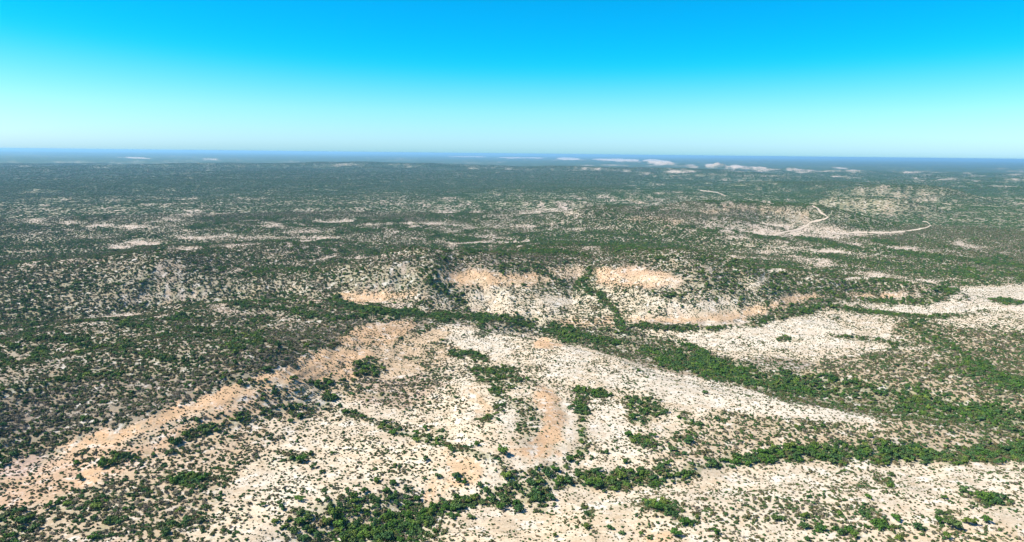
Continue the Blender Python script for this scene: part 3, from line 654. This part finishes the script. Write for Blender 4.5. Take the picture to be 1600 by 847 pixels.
def stems(rs, n, h, r0_, spread):
    V = []; F = []
    for k in range(n):
        a = 2 * math.pi * k / n + rs.uniform(-.4, .4); pts = [np.zeros(3)]
        for t in (.35, .7, 1.0): pts.append(np.array([math.cos(a) * spread * t ** 1.3 + rs.normal() * .05, math.sin(a) * spread * t ** 1.3 + rs.normal() * .05, h * t]))
        b = len(V)
        for m_, p in enumerate(pts):
            rad = r0_ * (1 - .22 * m_)
            for s in range(5): V.append(p + np.array([math.cos(s * 1.2566) * rad, math.sin(s * 1.2566) * rad, -.15 if m_ == 0 else 0]))
        for m_ in range(3):
            for s in range(5): F.append((b + m_ * 5 + s, b + m_ * 5 + (s + 1) % 5, b + m_ * 5 + 5 + (s + 1) % 5, b + m_ * 5 + 5 + s))
    return np.array(V), F
def crown_lobes(rs, n, R_, H_, base):
    o = [(rs.uniform(-.15, .15), rs.uniform(-.15, .15), base + H_ * .38, R_ * .5, H_ * .44)]
    for k in range(n):
        a = rs.uniform(0, 2 * math.pi); d = R_ * rs.uniform(.35, .68)
        o.append((math.cos(a) * d * 1.12, math.sin(a) * d * 1.12, base + H_ * rs.uniform(.12, .62), R_ * rs.uniform(.16, .44), H_ * rs.uniform(.16, .42)))
    return o
rs = np.random.default_rng(5)
# unit plants: crown radius 1, height about 1.2 to 1.5
TREES = []
for i in range(8):
    cv, cf = leaves(rs, crown_lobes(rs, 9, 1.0, 1.15, .22), 620, .20)
    sv, sf = stems(rs, 4, .75, .05, .42)
    TREES.append((new_mesh('crown', cv, cf, M_leafG if i % 2 == 0 else M_leafD), new_mesh('trunk', sv, sf, M_bark), len(cv)))
def bush(name, n, size, H_, mats, lob=5, base=.05):
    cv, cf = leaves(rs, crown_lobes(rs, lob, 1.0, H_, base), n, size)
    sv, sf = stems(rs, 3, .5, .03, .35)
    F = [tuple(f) for f in cf] + [tuple(len(cv) + k for k in f) for f in sf]
    me = new_mesh(name, np.concatenate([cv, sv]), F, mats)
    mi = np.zeros(len(F), np.int32); mi[len(cf):] = 1
    me.polygons.foreach_set('material_index', mi); return me
SHRUB = [bush('shrub', 150, .36, .95, [M_leafS, M_bark]) for i in range(4)] + [bush('shrub', 150, .36, .95, [M_leafD, M_bark]) for i in range(3)]
GREY = [bush('grey_bush', 130, .27, 1.05, [M_leafY, M_bark], 6) for i in range(5)]
STREE = [bush('thicket_tree', 260, .29, 1.25, [M_leafG, M_bark], 6, .15) for i in range(4)] + [bush('thicket_tree', 260, .29, 1.25, [M_leafD, M_bark], 6, .15) for i in range(4)]
CLUMPG = [bush('clump', 120, .30, .5, [M_leafF, M_bark], 9, .0) for i in range(4)] + [bush('clump', 120, .30, .5, [M_leafD, M_bark], 9, .0) for i in range(1)]
CLUMPY = [bush('clump', 120, .26, .5, [M_leafY, M_bark], 9, .0) for i in range(3)]

# where they stand -----------------------------------------------------------
AZM = math.radians(41.5)
on_road = lambda X, Y: np.any([inside(X, Y, P) for P in ROADP], axis=0)
def scatter(r_a, r_b, wid, hei, share, seed, dmax=None, cmul=1.0):
    """plants in the ring r_a..r_b; share(cover, green, grey, small) gives the part of the ground hidden by this kind"""
    g = np.random.default_rng(seed); out = []
    edges = np.geomspace(r_a, r_b, max(2, int(math.log(r_b / r_a) / .16) + 2))
    for a, b in zip(edges[:-1], edges[1:]):
        rm = (a + b) / 2; foot = wid * (wid * .6 + hei * .32 * rm / CAM_Z)
        nmax = 7.5 / foot * cmul * (1.0 + .25 * sstep(350, 900, rm) + .12 * sstep(900, 1450, rm) * (r_b < 1600))
        cnt = int(nmax * AZM * (b * b - a * a))
        r = np.sqrt(g.uniform(a * a, b * b, cnt)); t = g.uniform(-AZM, AZM, cnt); X = r * np.sin(t); Y = r * np.cos(t)
        jx = g.normal(size=cnt) * wid * .4; jy = g.normal(size=cnt) * wid * .4
        c, gr, gy, sm = (lookup(F, X + jx, Y + jy) for F in (cover, green, grey, small))
        s = np.clip(share(c * (.78 + .22 * sstep(.1, .55, c)), gr, gy, sm), 0, .93)
        sl = np.maximum(lookup(SLP, X, Y), 0); slope_gain = foot / (wid * (wid * .6 + hei * .32 / (CAM_Z / rm + sl)))   # thicker on the slopes
        slope_gain = np.clip(slope_gain, 1, 1.5)
        cl = vnoise(X / (wid * 3.1), Y / (wid * 3.1), seed % 17) ; n_ = -np.log(1 - s) * 1.12 / foot * np.where(gr > .6, .8 + .4 * cl, .35 + 1.3 * cl) * cmul * (1 + (.5 + .8 * (rm < 620)) * (gr > .72)) * slope_gain * (1.0 + .25 * sstep(350, 900, rm) + .12 * sstep(900, 1450, rm) * (r_b < 1600))
        k = g.random(cnt) < n_ / nmax
        X, Y = X[k], Y[k]; k = ~on_road(X, Y)
        out.append(np.stack([X[k], Y[k]], 1))
    return np.concatenate(out)
GR = np.random.default_rng(77)
def rec(P, wlo, whi, tag_):
    n = len(P); w = wlo * (whi / wlo) ** GR.beta(1.1, 2.4, n)
    if tag_ in 'sg': w = w * (.55 + .62 * sstep(.15, .75, lookup(cover, P[:, 0], P[:, 1])))
    return [P, w, tag_]
tree_share = lambda c, g, y_, s: np.where(g > .68, c * 1.05, 1.0) * np.where(g > .5, c * g * .86, c * g * .10) * sstep(.12, .5, c)
shr_share = lambda c, g, y_, s: c * (1 - .75 * y_) * np.where(g > .5, .45, .72)
gry_share = lambda c, g, y_, s: c * y_ * .88
sml_share = lambda c, g, y_, s: .08 + .9 * c * np.maximum(0, 1 - 1.3 * c)
trees = rec(scatter(165, 1500, 3.2, 2.5, tree_share, 1, cmul=2.0), 1.8, 4.8, 't')
shrubs = rec(scatter(165, 1500, 1.9, 1.15, shr_share, 2, cmul=1.45), 1.3, 3.3, 's')
greys = rec(scatter(165, 1500, 1.8, 1.15, gry_share, 3, cmul=1.35), 1.2, 3.0, 'g')
tiny = rec(scatter(165, 950, 1.1, .6, sml_share, 4, cmul=1.5), .85, 2.3, 's')
fg = lambda c, g, y_, s: c * (1 - .8 * y_) * .82
fy = lambda c, g, y_, s: c * y_ * .72
def both(a, b): return [np.concatenate([a[0], b[0]]), np.concatenate([a[1], b[1]]), 'c']
farG = both(rec(scatter(1500, 3200, 4.6, 1.9, fg, 5, cmul=1.8), 3.6, 8, 'c'), rec(scatter(3200, 7000, 8, 2.3, fg, 8, cmul=1.3), 6, 12, 'c'))
farY = both(rec(scatter(1500, 3200, 4.4, 1.8, fy, 6, cmul=1.6), 3.4, 7, 'c'), rec(scatter(3200, 7000, 8, 2.2, fy, 9, cmul=1.3), 6, 11, 'c'))
print('COUNTS', [len(a[0]) for a in (trees, shrubs, greys, tiny, farG, farY)])

# trees one can pick out on the photo: (x, y, breadth)
KNOWN = [(469,777,16),(470,799,15),(470,811,20),(522,799,26),(532,788,14),(512,778,13),(498,780,12),(554,773,17),(570,765,14),(586,812,18),(614,815,18),(637,802,24),(620,783,15),(604,765,14),(634,763,11),(613,753,12),(589,748,14),(531,816,24),(546,818,14),(528,826,18),(536,837,18),(551,842,16),(570,833,20),(602,837,24),(627,822,20),(645,831,18),(458,827,16),(475,838,18),(495,832,14),(542,763,10),(634,790,14),(589,788,10),
 (490,727,11),(504,735,11),(666,715,15),(652,685,13),(595,667,9),(665,667,14),(785,702,20),(707,700,14),(745,692,12),(697,790,16),(715,787,20),(732,780,15),(735,805,14),(712,740,14),(717,748,14),(750,756,12),(615,752,12),(685,742,12),(652,777,14),(790,740,18),(787,780,22),(782,790,18),(411,787,11),(440,791,14),(430,812,12),(445,821,11),
 (1047,742,12),(1052,699,15),(1070,706,12),(1070,735,12),(966,735,14),(977,720,11),(947,705,10),(935,732,12),(1041,722,14),(957,752,16),(837,765,20),(862,775,16),(812,792,18),(867,835,11),(952,822,13),(917,822,13),(1055,830,18),(1072,812,20),(1120,830,14),(972,830,11),(1002,832,9),(1018,785,20),(1030,790,22),(1044,796,20),(1052,803,14),
 (1392,740,10),(1392,755,12),(1357,775,12),(1347,800,14),(1372,815,18),(1400,807,16),(1435,822,16),(1467,812,14),(1490,817,20),(1537,775,24),(1555,780,16),(1475,776,10),(1282,822,16),(1257,820,16),(1315,830,14),(1335,835,14),(1262,840,13),(1405,840,14),(1480,837,14),(1212,807,18),(1542,812,14),(1360,680,10),
 (559,567,12),(572,572,14),(583,572,12),(566,580,14),(556,583,11),(742,562,9),(722,558,9),(745,583,11),(752,588,10),(512,610,9),(516,622,12),(428,612,14),(456,645,10),(455,655,12),(330,663,10),(312,668,10),(160,725,16),(177,722,12),(268,686,10),(285,752,14),(272,750,12),(300,760,12),(265,705,12),(240,708,10),(105,786,12),(88,784,10),(270,815,14),(290,812,14),(312,812,12),(345,770,11),(125,745,14),(20,708,14),(8,722,12),(35,795,14),(145,838,14),(985,632,14),(1000,628,14),(988,650,14),(1008,640,12),(1060,650,10),(1022,678,12),(1010,690,10),(990,688,10),(1090,662,9),(907,640,9),(911,655,9),(909,672,9),(910,690,9),(908,708,10),(888,716,12)]
kp = np.array(KNOWN, float); kb = at(kp[:, 0], kp[:, 1] + kp[:, 2] * .36); kd = np.hypot(np.hypot(kb[:, 0], kb[:, 1]), CAM_Z)
kw = kp[:, 2] / FPX * kd * .92
trees[0] = np.concatenate([kb, trees[0]]); trees[1] = np.concatenate([kw, trees[1]])

def z_at(P): return lookup(GZ, P[:, 0], P[:, 1])
def in_view(P, z):
    u, v = project(P[:, 0], P[:, 1], z); return u, v, (u > 6) & (u < 1594) & (v > 250) & (v < 852)
def split(recd, n, first=0):
    P, w, _ = recd; z = z_at(P); u, v, ok = in_view(P, z)
    s = w / np.hypot(P[:, 0], P[:, 1]) * ok; s[:first] += 1.0
    top = np.argsort(-s)[:n]; m_ = np.ones(len(P), bool); m_[top] = False
    return top, m_
ORD = ['first', 'second', 'third', 'fourth', 'fifth', 'sixth', 'seventh', 'eighth', 'ninth', 'tenth', 'eleventh', 'twelfth', 'thirteenth', 'fourteenth', 'fifteenth', 'sixteenth', 'seventeenth', 'eighteenth', 'nineteenth', 'twentieth']
for tens in ('twenty', 'thirty', 'forty', 'fifty', 'sixty', 'seventy'): ORD += [tens + '-' + o for o in ORD[:9]] + [{'twenty': 'thirtieth', 'thirty': 'fortieth', 'forty': 'fiftieth', 'fifty': 'sixtieth', 'sixty': 'seventieth', 'seventy': 'eightieth'}[tens]]
ROWN = [(832, 'at bottom edge'), (818, 'near bottom edge'), (800, 'in near foreground'), (780, 'in foreground'), (760, 'below lower wash'), (740, 'by lower wash'), (712, 'above lower wash'), (680, 'in lower middle'), (640, 'below long thicket'), (590, 'by long thicket'), (-9, 'beyond long thicket')]
COLN = ['far left', 'left', 'left of centre', 'centre left', 'near yellow clearing', 'near sandy tongue', 'centre right', 'right of centre', 'right', 'far right']
def labels(P, z, kindword, adj):
    u, v = project(P[:, 0], P[:, 1], z); cells = {}
    for i in range(len(P)):
        rown = next(nm for lim, nm in ROWN if v[i] >= lim); cells.setdefault((rown, int(np.clip(u[i] // 160, 0, 9)), adj[i]), []).append(i)
    out = [None] * len(P)
    for (rown, c, a), lst in cells.items():
        lst.sort(key=lambda i: u[i])
        for k, i in enumerate(lst):
            out[i] = f"{a} {kindword}, only large one {rown}, {COLN[c]}" if len(lst) == 1 else f"{a} {kindword}, {ORD[k]} from left of large ones {rown}, {COLN[c]}"
    return out

col_of = lambda me: 'bright green' if me.materials[0] is M_leafG else 'dark green'
# individual mesquite trees
top, keep = split(trees, 300, len(kb))
P = trees[0][top]; w = trees[1][top]; z = z_at(P)
var = GR.integers(0, 8, len(top))
adj = [col_of(TREES[var[i]][0]) for i in range(len(top))]
lab = labels(P, z, 'mesquite tree', adj)
for i in range(len(top)):
    cm, tm, _ = TREES[var[i]]
    root = bpy.data.objects.new('mesquite_tree', None); COL.objects.link(root)
    root.location = (P[i, 0], P[i, 1], z[i] - .05); root.rotation_euler = (0, 0, GR.uniform(0, 6.28))
    s = w[i] / 2; root.scale = (s * GR.uniform(.78, 1.28), s * GR.uniform(.78, 1.28), s * GR.uniform(.8, 1.2))
    root['label'] = lab[i]; root['category'] = 'tree'; root['group'] = 'mesquite trees standing along the washes and flats'
    link('crown', cm, root); link('trunk', tm, root)
# individual shrubs
P0 = np.concatenate([shrubs[0], tiny[0]]); w0 = np.concatenate([shrubs[1], tiny[1]]); shrubs = [P0, w0, 's']
def singles(recd, protos, name, kindword, adjf, cat, group):
    top, keep = split(recd, 300)
    P = recd[0][top]; w = recd[1][top]; z = z_at(P); var = GR.integers(0, len(protos), len(top))
    lab = labels(P, z, kindword, [adjf(var[i], w[i]) for i in range(len(top))])
    for i in range(len(top)):
        o = link(name, protos[var[i]]); s = w[i] / 2
        o.location = (P[i, 0], P[i, 1], z[i] - .04); o.rotation_euler = (0, 0, GR.uniform(0, 6.28)); o.scale = (s, s * GR.uniform(.85, 1.15), s * GR.uniform(.8, 1.15))
        o['label'] = lab[i]; o['category'] = cat; o['group'] = group
    return keep
keepS = singles(shrubs, SHRUB, 'desert_shrub', 'desert shrub', lambda v_, w_: 'olive green' if v_ < 4 else 'dark green', 'shrub', 'low desert shrubs dotted over the pale soil')
keepG = singles(greys, GREY, 'grey_bush', 'dry bush', lambda v_, w_: 'twiggy grey', 'bush', 'grey leafless brush on the dry ground')

# everything past the three hundred of each kind, as growth nobody could count
def scatter_object(name, P, w, protos, hscale=(.8, 1.15), **props):
    n = len(P); z = z_at(P)
    me = bpy.data.meshes.new(name); me.vertices.add(n); me.vertices.foreach_set('co', np.stack([P[:, 0], P[:, 1], z - .05], 1).astype(np.float32).ravel())
    sc = np.stack([w / 2 * GR.uniform(.72, 1.35, n), w / 2 * GR.uniform(.72, 1.35, n), w / 2 * GR.uniform(*hscale, n)], 1).astype(np.float32)
    a = me.attributes.new('sc', 'FLOAT_VECTOR', 'POINT'); a.data.foreach_set('vector', sc.ravel())
    a = me.attributes.new('rz', 'FLOAT_VECTOR', 'POINT'); rz = np.zeros((n, 3), np.float32); rz[:, 2] = GR.uniform(0, 6.28, n); a.data.foreach_set('vector', rz.ravel())
    a = me.attributes.new('pick', 'INT', 'POINT'); a.data.foreach_set('value', GR.integers(0, len(protos), n).astype(np.int32))
    o = link(name, me, **props)
    c = bpy.data.collections.new(name + '_kinds')
    for k, pm in enumerate(protos):
        q_ = bpy.data.objects.new(f'{name}_kind_{k:02d}', pm); c.objects.link(q_)
    ng = bpy.data.node_groups.new(name, 'GeometryNodeTree')
    ng.interface.new_socket('Geometry', in_out='INPUT', socket_type='NodeSocketGeometry'); ng.interface.new_socket('Geometry', in_out='OUTPUT', socket_type='NodeSocketGeometry')
    N = ng.nodes; L = ng.links
    gi = N.new('NodeGroupInput'); go = N.new('NodeGroupOutput'); ip = N.new('GeometryNodeInstanceOnPoints')
    ci = N.new('GeometryNodeCollectionInfo'); ci.inputs['Collection'].default_value = c; ci.inputs['Separate Children'].default_value = True; ci.inputs['Reset Children'].default_value = True
    def na(nm, t):
        x_ = N.new('GeometryNodeInputNamedAttribute'); x_.data_type = t; x_.inputs['Name'].default_value = nm; return x_.outputs['Attribute']
    L.new(gi.outputs[0], ip.inputs['Points']); L.new(ci.outputs[0], ip.inputs['Instance']); ip.inputs['Pick Instance'].default_value = True
    L.new(na('pick', 'INT'), ip.inputs['Instance Index']); L.new(na('rz', 'FLOAT_VECTOR'), ip.inputs['Rotation']); L.new(na('sc', 'FLOAT_VECTOR'), ip.inputs['Scale'])
    L.new(ip.outputs[0], go.inputs[0])
    o.modifiers.new('scatter', 'NODES').node_group = ng
    return o
scatter_object('mesquite_thicket', trees[0][keep], trees[1][keep], STREE, kind='stuff', label='dense green thicket growth lining the washes')
scatter_object('desert_scrub', shrubs[0][keepS], shrubs[1][keepS], SHRUB, kind='stuff', label='low green scrub speckling the pale ground')
scatter_object('grey_brush', greys[0][keepG], greys[1][keepG], GREY, kind='stuff', label='grey mauve brush on the hill slopes')
scatter_object('far_scrub', farG[0], farG[1], CLUMPG, (.6, .9), kind='stuff', label='far green scrub over the plain')
scatter_object('far_brush', farY[0], farY[1], CLUMPY, (.6, .9), kind='stuff', label='far grey brush over the plain')

# ------------------------------------------------------------------ haze
hz = bpy.data.materials.new('haze'); hz.use_nodes = True
hn = hz.node_tree.nodes; hn.clear(); ho = hn.new('ShaderNodeOutputMaterial'); pv = hn.new('ShaderNodeVolumePrincipled')
pv.inputs['Color'].default_value = (.34, .68, .93, 1); pv.inputs['Density'].default_value = 6.2e-5; pv.inputs['Anisotropy'].default_value = .2
hz.node_tree.links.new(pv.outputs[0], ho.inputs['Volume'])
zlo, zhi = float(GZ.min()) - 1.0, CAM_Z + 4.0; e = 61000.0
bv = [(sx * e, sy * e, zz) for zz in (zlo, zhi) for sx, sy in ((-1, -1), (1, -1), (1, 1), (-1, 1))]
bf = [(3, 2, 1, 0), (4, 5, 6, 7), (0, 1, 5, 4), (1, 2, 6, 5), (2, 3, 7, 6), (3, 0, 4, 7)]
link('haze', new_mesh('haze', bv, bf, hz), kind='stuff', label='pale blue haze over the far plain')
